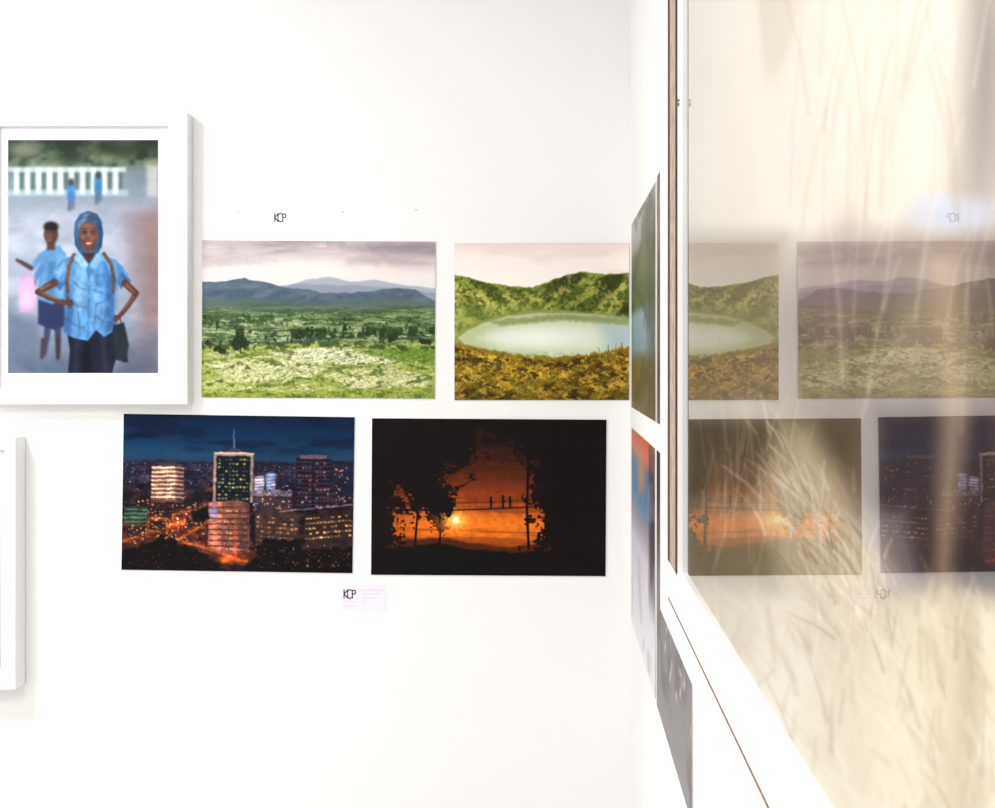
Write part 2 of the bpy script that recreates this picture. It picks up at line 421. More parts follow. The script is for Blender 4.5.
# ------------------------------------------------------------------ 3 city
def paint_city():
    c = Canvas(122.5, 415.5, 353.5, 571.5, 2.2)
    c.grad([(415, (10, 28, 54)), (440, (12, 46, 78)), (456, (26, 66, 94)), (464, (36, 50, 76)), (572, (20, 15, 22))])
    n = fbm(c.X, c.Y, 50, 12, 5, 81)
    c.full(sstep(0.42, 0.68, n) * sstep(464, 440, c.Y), (7, 20, 42), 0.8)
    c.ridge([(122, 464), (160, 461), (200, 463), (240, 460), (290, 462), (330, 459), (354, 460)], (26, 28, 46), 1.5, 1, 1.5, 4, 8)
    c.full(sstep(475, 500, c.Y), (22, 15, 22), 0.8)
    n = fbm(c.X, c.Y, 7, 3, 3, 83)
    c.full(sstep(.52, .66, n) * sstep(484, 496, c.Y), (78, 48, 40), .6)
    n = fbm(c.X, c.Y, 12, 6, 4, 84)
    c.full(sstep(.5, .66, n) * sstep(462, 470, c.Y) * sstep(500, 486, c.Y), (58, 46, 64), .7)
    for i in range(460):
        x = R.uniform(123, 353); y = R.uniform(463, 486)
        c.ell(x, y, R.uniform(0.3, 0.8), R.uniform(0.3, 0.6), [(226, 160, 116), (150, 120, 150), (90, 100, 140), (190, 90, 60), (214, 200, 190)][R.randint(5)], 0.4, R.uniform(0.2, 0.65))
    for i in range(300):
        x = R.uniform(123, 353); y = R.uniform(484, 560)
        w = R.uniform(2, 9); h = R.uniform(1.5, 5)
        c.rect(x, y, x + w, y + h, [(44, 30, 32), (76, 46, 38), (24, 20, 32), (112, 66, 42), (44, 38, 52), (14, 10, 16)][R.randint(6)], 0.8, 0.7)
    c.ell(165, 530, 46, 15, (146, 66, 24), 14, 0.5, -0.25)
    c.ell(235, 553, 26, 8, (160, 68, 26), 8, 0.5, 0.2)
    for pts, w in [([(123, 543), (150, 533), (178, 524), (205, 518)], 2.0), ([(150, 552), (178, 541), (196, 530), (210, 518)], 1.6),
                   ([(184, 543), (205, 548), (232, 557), (256, 564)], 2.4), ([(123, 526), (150, 520), (180, 514), (205, 507)], 1.2)]:
        c.line(pts, w * 1.8, (176, 80, 26), 3, 0.5)
        c.line(pts, w * 0.5, (238, 146, 66), 1.4, 0.6)
    for i in range(250):
        x = R.normal(165, 27); y = R.normal(526, 13)
        c.ell(x, y, R.uniform(0.4, 1.3), R.uniform(0.4, 1.1), [(252, 190, 96), (244, 130, 54), (206, 46, 30), (250, 232, 190)][R.randint(4)], 0.5, R.uniform(0.3, .95))
    for (x0, y0, x1, y1) in [(150, 508, 172, 518), (174, 498, 200, 510), (136, 500, 150, 508), (160, 536, 176, 545), (186, 518, 204, 527), (128, 528, 146, 538), (150, 522, 166, 531)]:
        c.rect(x0, y0, x1, y1, (30, 24, 32), 0.8, .85)
        for k in range(10): c.ell(R.uniform(x0 + 1, x1 - 1), R.uniform(y0 + 1, y1 - 1), .7, .6, (246, 176, 100), .4, .75)
    c.rect(124, 508, 148, 526, (36, 54, 46), 1, 0.9)
    for yy in (511, 515, 519, 523): c.line([(125, yy), (147, yy)], 0.9, (120, 164, 124), 0.6, 0.6)
    c.poly([(151, 467), (181, 465), (184, 468), (184, 503), (151, 504)], (84, 62, 60), 0.5)
    c.rect(176, 466, 184, 503, (60, 46, 52), 0.8)
    for k in range(8):
        y = 469 + k * 4.2
        c.line([(152, y), (176, y - 0.5)], 1.7, (232, 208, 184), 0.5, 0.9); c.line([(176, y - .5), (183, y)], 1.5, (160, 130, 114), 0.5, 0.9)
        for j in range(7): c.ell(153.5 + j * 3.4, y + 1.9, 0.6, 0.7, (240, 180, 110), 0.3, 0.7 * R.rand())
    c.rect(158, 463, 176, 467, (50, 44, 56), 0.6)
    c.line([(233, 429), (233.3, 444), (233.5, 455)], (0.8, 3.4), (92, 92, 116), 0.6, .9)
    c.poly([(225, 455), (229, 448), (238, 448), (243, 455)], (48, 52, 72), 0.6)
    c.rect(213, 453, 253, 503, (140, 122, 114), 0.8)
    c.rect(216, 456, 250, 503, (16, 22, 34), 0.8)
    c.rect(214, 452.5, 253, 454.3, (190, 172, 154), 0.6)
    for k in range(11):
        for j in range(9):
            if R.rand() < 0.55:
                c.rect(218 + j * 3.5, 459 + k * 3.9, 220.3 + j * 3.5, 460.6 + k * 3.9, [(180, 190, 90), (100, 140, 86), (210, 178, 90), (70, 90, 100)][R.randint(4)], 0.6, R.uniform(0.3, .95))
    c.poly([(209, 503), (238, 500), (250, 504), (250, 552), (228, 555), (209, 548)], (120, 78, 68), 0.6)
    c.poly([(209, 503), (222, 502), (222, 552), (209, 548)], (172, 114, 92), 1.4)
    for k in range(8):
        c.line([(210, 508 + k * 5.4), (249, 507 + k * 5.8)], 1.5, (56, 34, 36), 0.7, 0.85)
        for j in range(8):
            if R.rand() < 0.5: c.ell(225 + j * 3, 511 + k * 5.5, 0.9, 0.8, (250, 176, 100), 0.5, 0.85)
    c.poly([(238, 501), (250, 504), (250, 552), (240, 553)], (66, 42, 44), 2, .6)
    c.ell(214, 512, 3.5, 7, (112, 136, 206), 3, 0.65)
    c.line([(236, 520), (236, 556)], 1.2, (230, 84, 40), 1.2, 0.7)
    c.rect(254, 476, 264, 492, (176, 172, 188), 1.0, .9); c.rect(266, 473, 275, 490, (142, 158, 190), 1.0, .9)
    for k in range(5): c.line([(254, 478 + k * 3.1), (275, 476.5 + k * 3.1)], 1.0, (64, 62, 88), 0.6, 0.8)
    c.rect(252, 490, 292, 496, (124, 114, 130), 1.2, 0.75)
    c.rect(254, 497, 292, 512, (54, 44, 54), 0.8)
    for i in range(70): c.ell(R.uniform(254, 292), R.uniform(484, 512), 0.8, 0.7, [(245, 206, 150), (226, 120, 64), (140, 160, 210), (30, 26, 36)][R.randint(4)], 0.4, 0.8)
    c.poly([(255, 512), (290, 508), (300, 516), (300, 546), (256, 540)], (60, 44, 42), 0.8)
    for k in range(6):
        for j in range(11):
            if R.rand() < .7: c.rect(257 + j * 3.8, 516 + k * 4.7 + j * .25, 259.6 + j * 3.8, 517.4 + k * 4.7 + j * .25, (216, 164, 98), 0.6, R.uniform(.2, .85))
    c.rect(296, 457, 331, 510, (26, 24, 38), 0.5)
    c.rect(300, 454, 326, 458, (100, 78, 90), 0.6)
    for k in range(11):
        c.line([(297, 461 + k * 4.3), (330, 461 + k * 4.3)], 0.8, (104, 72, 82), .5, .6)
        for j in range(9):
            if R.rand() < 0.5:
                c.rect(298 + j * 3.6, 461.6 + k * 4.3, 300.2 + j * 3.6, 463.4 + k * 4.3, [(206, 124, 104), (160, 88, 84), (226, 186, 150), (120, 110, 150)][R.randint(4)], 0.5, R.uniform(0.3, .9))
    c.line([(313, 458), (313, 510)], 1.6, (20, 18, 30), 0.6)
    c.rect(334, 463, 352, 500, (28, 32, 50), 0.8)
    for i in range(26): c.ell(R.uniform(335, 351), R.uniform(465, 500), 0.8, 0.8, (210, 150, 116), 0.4, 0.7)
    c.poly([(303, 514), (352, 508), (353, 546), (306, 548)], (42, 32, 32), 0.6)
    for k in range(5):
        for j in range(13):
            if R.rand() < 0.75:
                x = 306 + j * 3.6; y = 517 + k * 5 - j * 0.35
                c.rect(x, y, x + 2.7, y + 1.7, [(240, 198, 130), (210, 148, 84), (150, 108, 74)][R.randint(3)], 0.6, R.uniform(.4, .9))
    c.line([(280, 511), (353, 503)], 1.2, (180, 148, 130), 0.8, 0.6)
    for p in [[(120, 575), (120, 555), (140, 547), (165, 543), (192, 549), (214, 557), (226, 575)],
              [(236, 575), (250, 560), (275, 552), (310, 549), (354, 545), (356, 575)], [(250, 548), (275, 542), (292, 550), (270, 560)],
              [(146, 547), (162, 538), (180, 542), (176, 550)], [(190, 512), (208, 508), (210, 520), (194, 522)], [(262, 540), (300, 538), (306, 552), (270, 552)]]:
        c.poly(p, (13, 10, 14), 1.5, 0.96, rough=4, rs=6)
    for i in range(90): c.ell(R.uniform(250, 352), R.uniform(544, 568), 0.7, 0.6, [(240, 150, 80), (180, 90, 56)][R.randint(2)], 0.5, R.uniform(0.2, 0.7))
    for i in range(40): c.ell(R.uniform(125, 215), R.uniform(548, 568), 0.7, 0.6, (180, 90, 46), 0.5, R.uniform(0.2, 0.6))
    c.ell(227, 560, 9, 3, (214, 112, 46), 3, 0.75)
    c.warp(1.0, 4, 905)
    c.tex(.5, 5, 4, 953, sstep(462, 475, c.Y))
    g = Canvas(122.5, 415.5, 353.5, 571.5, 2.2); g.C = np.clip(c.C - .5, 0, 1); g.blur(2.5)
    c.C = np.clip(c.C * 1.1 + g.C * np.array([1.2, .8, .5]) - .02, 0, 1)
    return c
wall_print('city_night_photo_print', paint_city(), rot=0.85)

# ------------------------------------------------------------------ 4 sunset
def paint_sunset():
    c = Canvas(371.5, 419, 606, 575.5, 2.0)
    c.grad([(419, (34, 16, 11)), (455, (54, 22, 11)), (478, (92, 36, 12)), (500, (160, 66, 18)), (526, (228, 106, 24)), (545, (186, 82, 20)), (576, (40, 16, 8))])
    r = np.sqrt(((c.X - 482) / 125) ** 2 + ((c.Y - 520) / 85) ** 2)
    c.full(sstep(0.4, 1.3, r), (28, 13, 10), 0.85)
    c.ell(485, 527, 62, 11, (250, 128, 28), 14, 0.75)
    n = fbm(c.X, c.Y, 70, 5, 4, 91)
    c.full(sstep(0.48, 0.64, n) * sstep(430, 470, c.Y), (100, 38, 12), 0.4)
    dk = (13, 7, 8)
    c.ridge([(371, 546), (400, 541), (430, 539), (450, 538), (475, 543), (505, 546), (540, 544), (575, 548), (606, 545)], (50, 22, 10), 2, 0.8, 2, 5, 12)
    c.ridge([(371, 549), (410, 547), (440, 543), (470, 549), (510, 552), (550, 551), (606, 556)], (11, 7, 9), 1.5, 1, 2.5, 6, 8)
    def leaves(cx, cy, rx, ry, th, seed, sc=8, rot=0.0, al=.95):
        X = c.X - cx; Y = c.Y - cy
        u = X * math.cos(rot) + Y * math.sin(rot); v = -X * math.sin(rot) + Y * math.cos(rot)
        e = 1 - np.sqrt((u / rx) ** 2 + (v / ry) ** 2)
        n = .6 * fbm(c.X, c.Y, sc, sc, 5, seed) + .4 * fbm(c.X, c.Y, 2.6, 2.2, 3, seed + 300)
        c.full(sstep(th, th + .07, n + e * .45), dk, al)
    leaves(392, 448, 56, 56, .52, 92, 10)
    leaves(438, 446, 52, 34, .55, 93, 8)
    leaves(424, 486, 32, 36, .57, 94, 7)
    leaves(374, 505, 26, 60, .45, 95, 9)
    leaves(441, 510, 16, 24, .58, 96, 6)
    leaves(592, 500, 42, 100, .3, 97, 10)
    leaves(560, 485, 24, 64, .5, 98, 8)
    leaves(545, 432, 46, 26, .48, 99, 9)
    leaves(480, 422, 60, 12, .52, 100, 9)
    leaves(556, 535, 20, 22, .56, 101, 8)
    for pts in [[(415, 548), (418, 510), (425, 485), (440, 465)], [(418, 515), (405, 490), (392, 475)], [(421, 500), (440, 492), (462, 486), (476, 478)],
                [(425, 485), (450, 470), (476, 462)], [(440, 545), (441, 520), (436, 505)]]:
        c.line(pts, (2.4, 0.7), dk, 0.6)
    c.line([(527, 425), (528, 470), (527, 510), (529, 548)], 2.6, dk, 0.7)
    c.line([(512, 450), (527, 470), (545, 452)], 1.2, dk, 0.6)
    c.ell(456, 521, 18, 12, (252, 140, 34), 10, 0.75)
    c.ell(456, 521, 8, 6, (255, 210, 96), 5, 0.95)
    c.ell(456, 520, 3.5, 3.6, (255, 248, 200), 1.8, 1)
    for k in range(10):
        a = k * .628 + .2
        c.line([(456 + 5 * math.cos(a), 520.5 + 5 * math.sin(a)), (456 + 13 * math.cos(a), 520.5 + 13 * math.sin(a))], (1.2, .4), (255, 196, 90), .8, .6)
    leaves(444, 507, 14, 13, .58, 106, 6)
    by = lambda x: 511 - 0.00026 * (x - 400) ** 2
    xs = list(range(378, 566, 8))
    c.line([(x, by(x)) for x in xs], 1.3, dk, 0.5, .95); c.line([(x, by(x) - 7) for x in xs], 0.5, dk, 0.5, .7)
    for x in range(380, 560, 6): c.line([(x, by(x)), (x, by(x) - 7)], 0.3, dk, 0.4, 0.45)
    for x, h in [(404, 9), (415, 10), (431, 8), (491, 12), (503, 13), (510, 11.5)]:
        y = by(x)
        c.line([(x - .9, y), (x, y - h * 0.45)], 1.2, dk, 0.4); c.line([(x + 1.1, y), (x, y - h * 0.45)], 1.2, dk, 0.4)
        c.line([(x, y - h * 0.42), (x, y - h * 0.78)], 2.6, dk, 0.4); c.ell(x, y - h * .92, 1.2, 1.4, dk, 0.4)
        c.line([(x, y - h * .72), (x + 2.4, y - h * .5)], .9, dk, .3)
    c.full(sstep(566, 604, c.X), (14, 9, 12), 0.6)
    c.tex(.15, 4, 3, 957)
    return c
wall_print('sunset_photo_print', paint_sunset(), rot=0.35)

# ------------------------------------------------------------------ 5 schoolgirl (framed)
def paint_girl():
    c = Canvas(8, 140, 158, 373, 2.4)
    c.grad([(140, (64, 80, 62)), (160, (92, 106, 86)), (172, (118, 134, 140)), (196, (140, 152, 168)), (215, (160, 170, 188)), (250, (166, 176, 196)), (320, (140, 152, 174)), (373, (98, 112, 136))])
    n = fbm(c.X, c.Y, 18, 12, 4, 101)
    up = sstep(178, 160, c.Y)
    c.full(sstep(0.45, 0.65, n) * up, (32, 46, 34), 0.9)
    c.full(sstep(0.42, 0.28, n) * up, (156, 168, 130), 0.6)
    c.ell(25, 150, 16, 8, (196, 190, 168), 6, 0.5); c.ell(120, 148, 34, 9, (42, 54, 40), 6, 0.8); c.ell(70, 160, 14, 6, (50, 66, 52), 4, .7)
    c.rect(8, 167, 126, 172, (196, 212, 214), 1.4, 0.9)
    c.rect(8, 190, 128, 196, (168, 192, 204), 1.8, 0.9)
    for i, x in enumerate(range(14, 124, 11)):
        c.rect(x, 168, x + 5, 194, (226, 236, 238), 1.1, 0.92)
        c.rect(x + 6.3, 173, x + 9.3, 189, (70, 98, 86), 1.1, 0.8)
    c.rect(147, 166, 158, 196, (206, 204, 202), 3, 0.7)
    for (x, y) in [(98, 181), (71, 188)]:
        c.line([(x - 1, y + 6), (x - 1.5, y + 22)], (4, 2.6), (66, 78, 110), 1.6, 0.8)
        c.line([(x + 2, y + 6), (x + 2, y + 20)], (4, 2.4), (66, 78, 110), 1.6, 0.7)
        c.line([(x, y - 2), (x, y + 9)], 8, (58, 124, 182), 1.9, 0.9); c.ell(x, y - 6, 3, 3.5, (60, 52, 52), 1.6, 0.9)
    n = fbm(c.X, c.Y, 50, 22, 4, 102)
    c.full(sstep(0.5, 0.7, n) * sstep(200, 220, c.Y), (192, 198, 212), 0.6)
    c.poly([(122, 214), (160, 206), (160, 373), (142, 373), (134, 300), (126, 250)], (140, 124, 132), 12, 0.8)
    c.poly([(142, 218), (165, 210), (165, 320), (150, 320)], (142, 106, 100), 12, 0.65)
    c.poly([(5, 310), (40, 320), (40, 375), (5, 375)], (96, 108, 130), 14, 0.8)
    c.poly([(120, 345), (160, 335), (160, 375), (118, 375)], (92, 96, 114), 9, 0.8)
    c.ell(75, 368, 60, 12, (80, 92, 118), 10, .6)
    c.blur(.6)
    sk = (80, 52, 46)
    c.line([(49, 312), (47, 335), (44, 354)], (8, 4.5), (60, 64, 92), 1.4); c.line([(57, 312), (58, 335), (58, 352)], (8, 4.5), (52, 56, 84), 1.4)
    c.line([(43, 340), (42, 357)], 4, (72, 54, 56), 1.3); c.line([(58, 340), (58, 358)], 4, (60, 46, 50), 1.3)
    c.poly([(38, 292), (64, 290), (66, 326), (54, 330), (38, 324)], (40, 50, 86), 1.4)
    c.poly([(42, 252), (50, 246), (60, 246), (66, 254), (67, 298), (52, 304), (37, 299), (39, 275)], (92, 144, 194), 1.4)
    c.poly([(48, 262), (56, 262), (54, 300), (46, 300)], (64, 112, 164), 2.5, 0.8)
    c.poly([(56, 252), (64, 256), (66, 296), (58, 298)], (118, 168, 212), 2.5, 0.6)
    c.line([(42, 256), (32, 268), (22, 262)], (7, 4), (92, 144, 194), 1.3); c.line([(31, 268), (24, 264), (17, 260)], (4.5, 3), sk, 1.1)
    c.line([(42, 268), (34, 280), (33, 290)], (7, 4), (76, 128, 182), 1.3); c.line([(34, 282), (31, 292)], 4, sk, 1.1)
    c.ell(51, 234, 7.2, 10.6, sk, 1.2); c.ell(51, 226.5, 7.5, 5, (30, 26, 30), 1.6); c.rect(47, 242, 55, 250, sk, 1.2)
    c.ell(49, 235, 4, 4.5, (108, 76, 68), 2.5, 0.7); c.ell(49.5, 240.3, 2, 0.8, (170, 140, 140), 0.9, 0.5)
    c.ell(48, 233, 1, .7, (26, 18, 18), .7, .8); c.ell(53, 233, 1, .7, (26, 18, 18), .7, .8)
    c.poly([(22, 278), (34, 276), (37, 296), (33, 312), (20, 312), (18, 296)], (208, 168, 204), 1.6); c.ell(27, 300, 6, 8, (228, 198, 226), 3, 0.7)
    c.line([(22, 280), (26, 270), (33, 279)], 1.2, (190, 144, 184), 0.8)
    c.blur(.6)
    bg = c.C.copy()
    shirt = (86, 142, 196); shd = (48, 92, 148); lit = (134, 184, 226); br = (86, 54, 44); brl = (144, 100, 82); nav = (26, 30, 46)
    c.poly([(66, 326), (112, 322), (124, 330), (128, 362), (122, 362), (118, 352), (112, 373), (68, 373), (70, 350)], nav, 1)
    c.poly([(84, 334), (90, 334), (92, 373), (82, 373)], (14, 16, 28), 2, 0.8)
    c.poly([(100, 336), (106, 336), (108, 373), (103, 373)], (48, 52, 76), 2.5, 0.6)
    c.poly([(74, 340), (80, 340), (78, 373), (72, 373)], (46, 48, 72), 2.5, 0.6)
    c.poly([(112, 326), (124, 322), (129, 345), (126, 362), (116, 360)], (34, 42, 50), 1.2)
    c.poly([(70, 258), (79, 252), (98, 252), (108, 257), (117, 264), (118, 285), (114, 300), (115, 318), (112, 332), (104, 337), (96, 330), (88, 341), (74, 338), (63, 332), (66, 312), (66, 292), (62, 276), (62, 264)], shirt, 0.8)
    c.poly([(104, 262), (116, 268), (115, 300), (114, 326), (106, 334), (106, 300)], shd, 4, 0.8)
    c.poly([(66, 288), (72, 300), (70, 336), (64, 330)], shd, 3.5, 0.8)
    c.poly([(76, 268), (86, 272), (86, 300), (78, 320), (74, 300)], lit, 5, 0.7)
    c.poly([(92, 276), (100, 290), (98, 326), (93, 326)], lit, 4, 0.45)
    for pts in [[(88, 262), (89, 290), (88, 338)], [(70, 300), (78, 306), (86, 308)], [(112, 294), (104, 302), (96, 304)], [(96, 316), (104, 322), (112, 322)], [(66, 318), (76, 326), (84, 328)], [(72, 280), (80, 288), (86, 290)], [(94, 290), (104, 294)], [(108, 308), (100, 330)], [(72, 310), (70, 334)], [(78, 312), (80, 336)], [(96, 306), (94, 328)]]:
        c.line(pts, (1.8, .7), shd, 1.5, 0.7)
    for y in (272, 284, 296, 308, 320): c.ell(89, y, 0.6, 0.6, (190, 210, 232), 0.4, .6)
    c.poly([(95, 274), (105, 273), (105, 285), (100, 288), (95, 285)], shd, 0.9, 0.4)
    c.poly([(72, 256), (62, 260), (53, 272), (49, 283), (60, 290), (67, 284), (72, 272)], shirt, 0.8)
    c.poly([(64, 262), (56, 272), (58, 278), (66, 268)], lit, 2, 0.7)
    c.poly([(53, 276), (49, 283), (60, 290), (63, 284)], shd, 1.6, 0.8)
    c.poly([(106, 256), (116, 260), (124, 268), (131, 281), (121, 288), (114, 282), (108, 270)], shirt, 0.8)
    c.poly([(122, 272), (131, 281), (121, 288), (117, 280)], shd, 1.6, 0.8)
    c.line([(68, 272), (64, 284)], 2, shd, 1.2, .8); c.line([(112, 272), (116, 284)], 2, shd, 1.2, .8)
    c.line([(54, 283), (45, 288), (38, 292)], (8, 6), br, 0.8); c.line([(38, 292), (48, 297), (60, 302), (68, 303)], (6, 4.2), br, 0.8)
    c.line([(50, 284), (41, 289)], 2.2, brl, 1.4, 0.8); c.line([(43, 293), (58, 299)], 1.6, brl, 1.2, 0.8)
    for k, (dx, dy) in enumerate([(6, -3), (7, -0.5), (6.5, 2), (5, 4.5)]): c.line([(66, 303), (66 + dx, 303 + dy)], (2.4, 1.5), br, 0.5)
    c.line([(66, 302), (68, 297)], (2.2, 1.5), br, 0.5)
    c.line([(125, 283), (131, 289), (136, 293)], (7.5, 5.8), br, 0.8); c.line([(136, 293), (130, 303), (123, 312), (118, 318)], (5.8, 4.0), br, 0.8)
    c.line([(127, 285), (134, 292)], 1.8, brl, 1.2, 0.8); c.line([(133, 297), (124, 309)], 1.6, brl, 1.1, 0.7)
    for (dx, dy) in [(-5, 0), (-5.5, 2.5), (-5, 5), (-3, 6.5)]: c.line([(119, 316), (119 + dx, 316 + dy)], (2.3, 1.5), br, 0.5)
    c.line([(119, 316), (121, 322)], (2.2, 1.5), br, 0.5)
    c.line([(74, 255), (69, 266), (67, 284), (68, 292)], (4, 3), (104, 78, 66), 0.8); c.line([(104, 254), (111, 264), (114, 280), (113, 292)], (4, 3), (90, 70, 62), 0.8)
    c.poly([(80, 246), (97, 246), (98, 256), (89, 264), (79, 256)], (66, 42, 38), 0.8)
    c.poly([(79, 250), (89, 264), (84, 270), (74, 258)], lit, 0.7); c.poly([(98, 250), (89, 264), (94, 270), (104, 257)], (110, 160, 206), 0.7)
    c.line([(79, 251), (89, 265)], 0.8, shd, 0.5); c.line([(98, 251), (89, 265)], 0.8, shd, 0.5)
    sc = (54, 86, 124)
    c.poly([(74, 234), (75, 222), (80, 214), (88, 211), (97, 214), (102, 222), (103.5, 234), (102, 246), (98, 253), (80, 253), (75, 245)], sc, 0.9)
    c.poly([(77, 224), (84, 215), (90, 213), (86, 219), (79, 229)], (98, 134, 172), 2, 0.8)
    c.poly([(98, 218), (103, 232), (101, 248), (98, 246)], (34, 56, 86), 1.8, 0.85)
    c.line([(79, 219), (88, 216.5), (98, 220)], 1.2, (36, 60, 92), 1, .6)
    c.poly([(79.5, 229), (82, 223.5), (88, 221), (94.5, 223.5), (97.6, 229), (97.4, 239), (94.8, 246.5), (90.5, 251), (86.5, 251), (82.4, 246.5), (79.6, 239)], (110, 70, 57), 0.8)
    c.ell(88, 227, 5, 2.6, (146, 102, 84), 2.5, 0.7); c.ell(83.3, 237.6, 2.2, 2, (152, 104, 86), 1.5, 0.8); c.ell(94, 237.6, 2.2, 2, (138, 92, 76), 1.5, 0.8)
    c.poly([(94, 226), (98, 232), (96, 244), (92, 249)], (80, 50, 44), 2, .5)
    c.line([(88.5, 231), (88.3, 237)], 1.3, (146, 102, 86), 0.9, 0.7)
    for ex in (84.6, 92.6):
        c.ell(ex, 232.6, 2.3, 1.6, (76, 46, 40), 1.2, .6)
        c.ell(ex, 232.5, 1.4, 0.7, (170, 156, 152), 0.5, .7); c.ell(ex, 232.4, 0.85, 0.8, (20, 12, 12), 0.4)
        c.line([(ex - 2, 231.7), (ex, 231.1), (ex + 2, 231.8)], 0.6, (34, 20, 18), 0.5, .9); c.line([(ex - 2.4, 229), (ex, 228.1), (ex + 2.4, 229)], 0.7, (48, 28, 26), 0.7, .7)
    c.ell(88.5, 238, 1.9, 0.9, (76, 44, 38), 0.8, 0.7)
    c.poly([(84.6, 241.8), (88.6, 242.5), (92.6, 241.8), (91.2, 244.6), (88.6, 245.6), (86.2, 244.6)], (122, 64, 58), 0.6)
    c.poly([(85.8, 242.5), (88.6, 243.0), (91.4, 242.5), (90.5, 243.8), (88.6, 244.2), (86.9, 243.8)], (228, 220, 216), 0.5)
    c.ell(88.6, 249, 3, 1.4, (84, 52, 44), 1.2, .6)
    c.blur(.42)
    d = np.abs(c.C - bg).sum(-1); m = sstep(.05, .15, d)
    c.tex(.25, 6, 8, 955, m)
    c.tex(.08, 14, 10, 956)
    return c

def framed(name, outer, inner, cv, t, printdepth=0.012):
    e = empty(name)
    yf = D - t; kf = F / yf
    W = lambda p, k: (p - PX) / k
    Z = lambda p, k: ZC - (p - PY) / k
    o2 = (W(outer[0], kf), Z(outer[3], kf), W(outer[2], kf), Z(outer[1], kf))
    i2 = (W(inner[0], kf), Z(inner[3], kf), W(inner[2], kf), Z(inner[1], kf))
    ring('moulding', o2, i2, yf, D - 0.001, 'y', M_frame, e, 0.002)
    box('mat_board', (i2[0] - 0.004, yf + printdepth, i2[1] - 0.004), (i2[2] + 0.004, yf + printdepth + 0.004, i2[3] + 0.004), M_mat, e)
    wall_print('photograph', cv, yfront=yf + printdepth - 0.0012, th=0.001, parent=e)
    return e
framed('framed_photograph', (-22, 112, 187.5, 404.5), (-2, 126, 168, 388), paint_girl(), 0.04)

cv = Canvas(-175, 462, 0.5, 668, 0.8)
cv.grad([(464, (232, 230, 236)), (560, (214, 210, 218)), (668, (200, 194, 200))])
n = fbm(cv.X, cv.Y, 40, 40, 4, 201)
cv.full(sstep(0.45, 0.6, n), (186, 184, 196), 0.4)
framed('framed_photograph.001', (-200, 437.5, 15.5, 690), (-188, 450, 4.5, 678), cv, 0.06, 0.014)

# ------------------------------------------------------------------ labels
def logo(c, x, y, s=1.0, col=(44, 38, 44)):
    L = lambda pts, w=1.2: c.line([(x + a * s, y + b * s) for a, b in pts], w * s, col, 0.4)
    L([(-6, -4.5), (-6, 4.5)]); L([(-2, -4.5), (-6, 0), (-2, 4.5)])
    L([(3, -3.5), (0.5, -5), (-2.2, -3), (-2.2, 3), (0.5, 5.2), (3, 3.5)], 1.1)
    L([(3.2, 4.5), (3.2, -4), (6, -4), (6.8, -1.8), (6, 0), (3.2, 0)], 1.2)
def label(name, x0, y0, x1, y1, lx, ly, text, base, s=1.0):
    c = Canvas(x0, y0, x1, y1, 5, base=base)
    logo(c, lx, ly, s)
    c.line([(lx - 6, ly + 7.3), (lx + 6, ly + 7.3)], 0.5, (205, 198, 206), 0.4, .8)
    for (a, b, d) in text: c.line([(a, b), (d, b)], 0.6, (200, 190, 216), 0.6, 0.75)
    return wall_print(name, c, th=0.0008)
label('exhibit_label', 270, 209.5, 315, 227, 280, 217.5, [], (250, 249, 250), .88)
label('exhibit_label.001', 342, 585, 386, 610, 349.5, 594, [(362, 590, 383), (362, 594, 380), (362, 598, 376), (362, 602, 366), (346, 606, 356)], (240, 234, 245), .9)
for i, (x, y) in enumerate([(238, 212), (343, 212), (416, 210)]):
    c = Canvas(x - 2, y - 1, x + 2, y + 1, 4, base=(250, 248, 246))
    c.line([(x - 0.8, y), (x + 1.0, y - 0.2)], 0.7, (150, 140, 132), 0.5)
    wall_print('adhesive_tab' + ('' if i == 0 else '.%03d' % i), c, th=0.0008)

# ------------------------------------------------------------------ side wall prints
def side_print(name, pfar, pnear, ztop, zbot, cv):
    """pfar/pnear = where far/near edge sits along the side wall; cv painted u (far->near), v top->bottom"""
    x = XS - 0.002
    yfar = x * F / (pfar - PX); ynear = x * F / (pnear - PX)
    u = (cv.X - cv.X.min()) / (cv.X.max() - cv.X.min()); v = (cv.Y - cv.Y.min()) / (cv.Y.max() - cv.Y.min())
    y = yfar + (ynear - yfar) * u; z = ZC + ztop + (zbot - ztop) * v
    c = (x, (yfar + ynear) / 2, (ZC + ztop + ZC + zbot) / 2)
    V = np.stack([x * 0 * u, y - c[1], z - c[2]], -1)
    return painted(name, V, cv.C, (0.0019, 0, 0), M_print, None, c, 1.0)
c = Canvas(0, 0, 100, 60, 2)
c.grad([(0, (190, 182, 182)), (9, (156, 150, 146)), (13, (104, 110, 76)), (28, (92, 104, 70)), (31, (136, 156, 166)), (41, (118, 140, 150)), (45, (108, 100, 50)), (60, (124, 100, 46))])
n = fbm(c.X, c.Y, 30, 8, 4, 301); c.full(sstep(.45, .65, n), (66, 70, 46), .5)
c.rect(70, 0, 102, 60, (76, 68, 60), 12, .45)
side_print('crater_view_photo_print', 631.5, 655.5, 0.34, -0.118, c)
c = Canvas(0, 0, 100, 60, 2)
c.grad([(0, (150, 130, 116)), (20, (116, 96, 80)), (40, (88, 78, 66)), (60, (96, 84, 70))])
n = fbm(c.X, c.Y, 20, 8, 4, 302); c.full(sstep(.45, .65, n), (70, 56, 46), .5)
side_print('savanna_photo_print', 657.0, 686, 0.345, -0.118, c)
c = Canvas(0, 0, 100, 60, 2)
c.grad([(0, (196, 92, 62)), (5, (206, 120, 92)), (9, (84, 112, 140)), (18, (80, 126, 162)), (24, (150, 142, 152)), (32, (200, 196, 206)), (60, (226, 222, 226))])
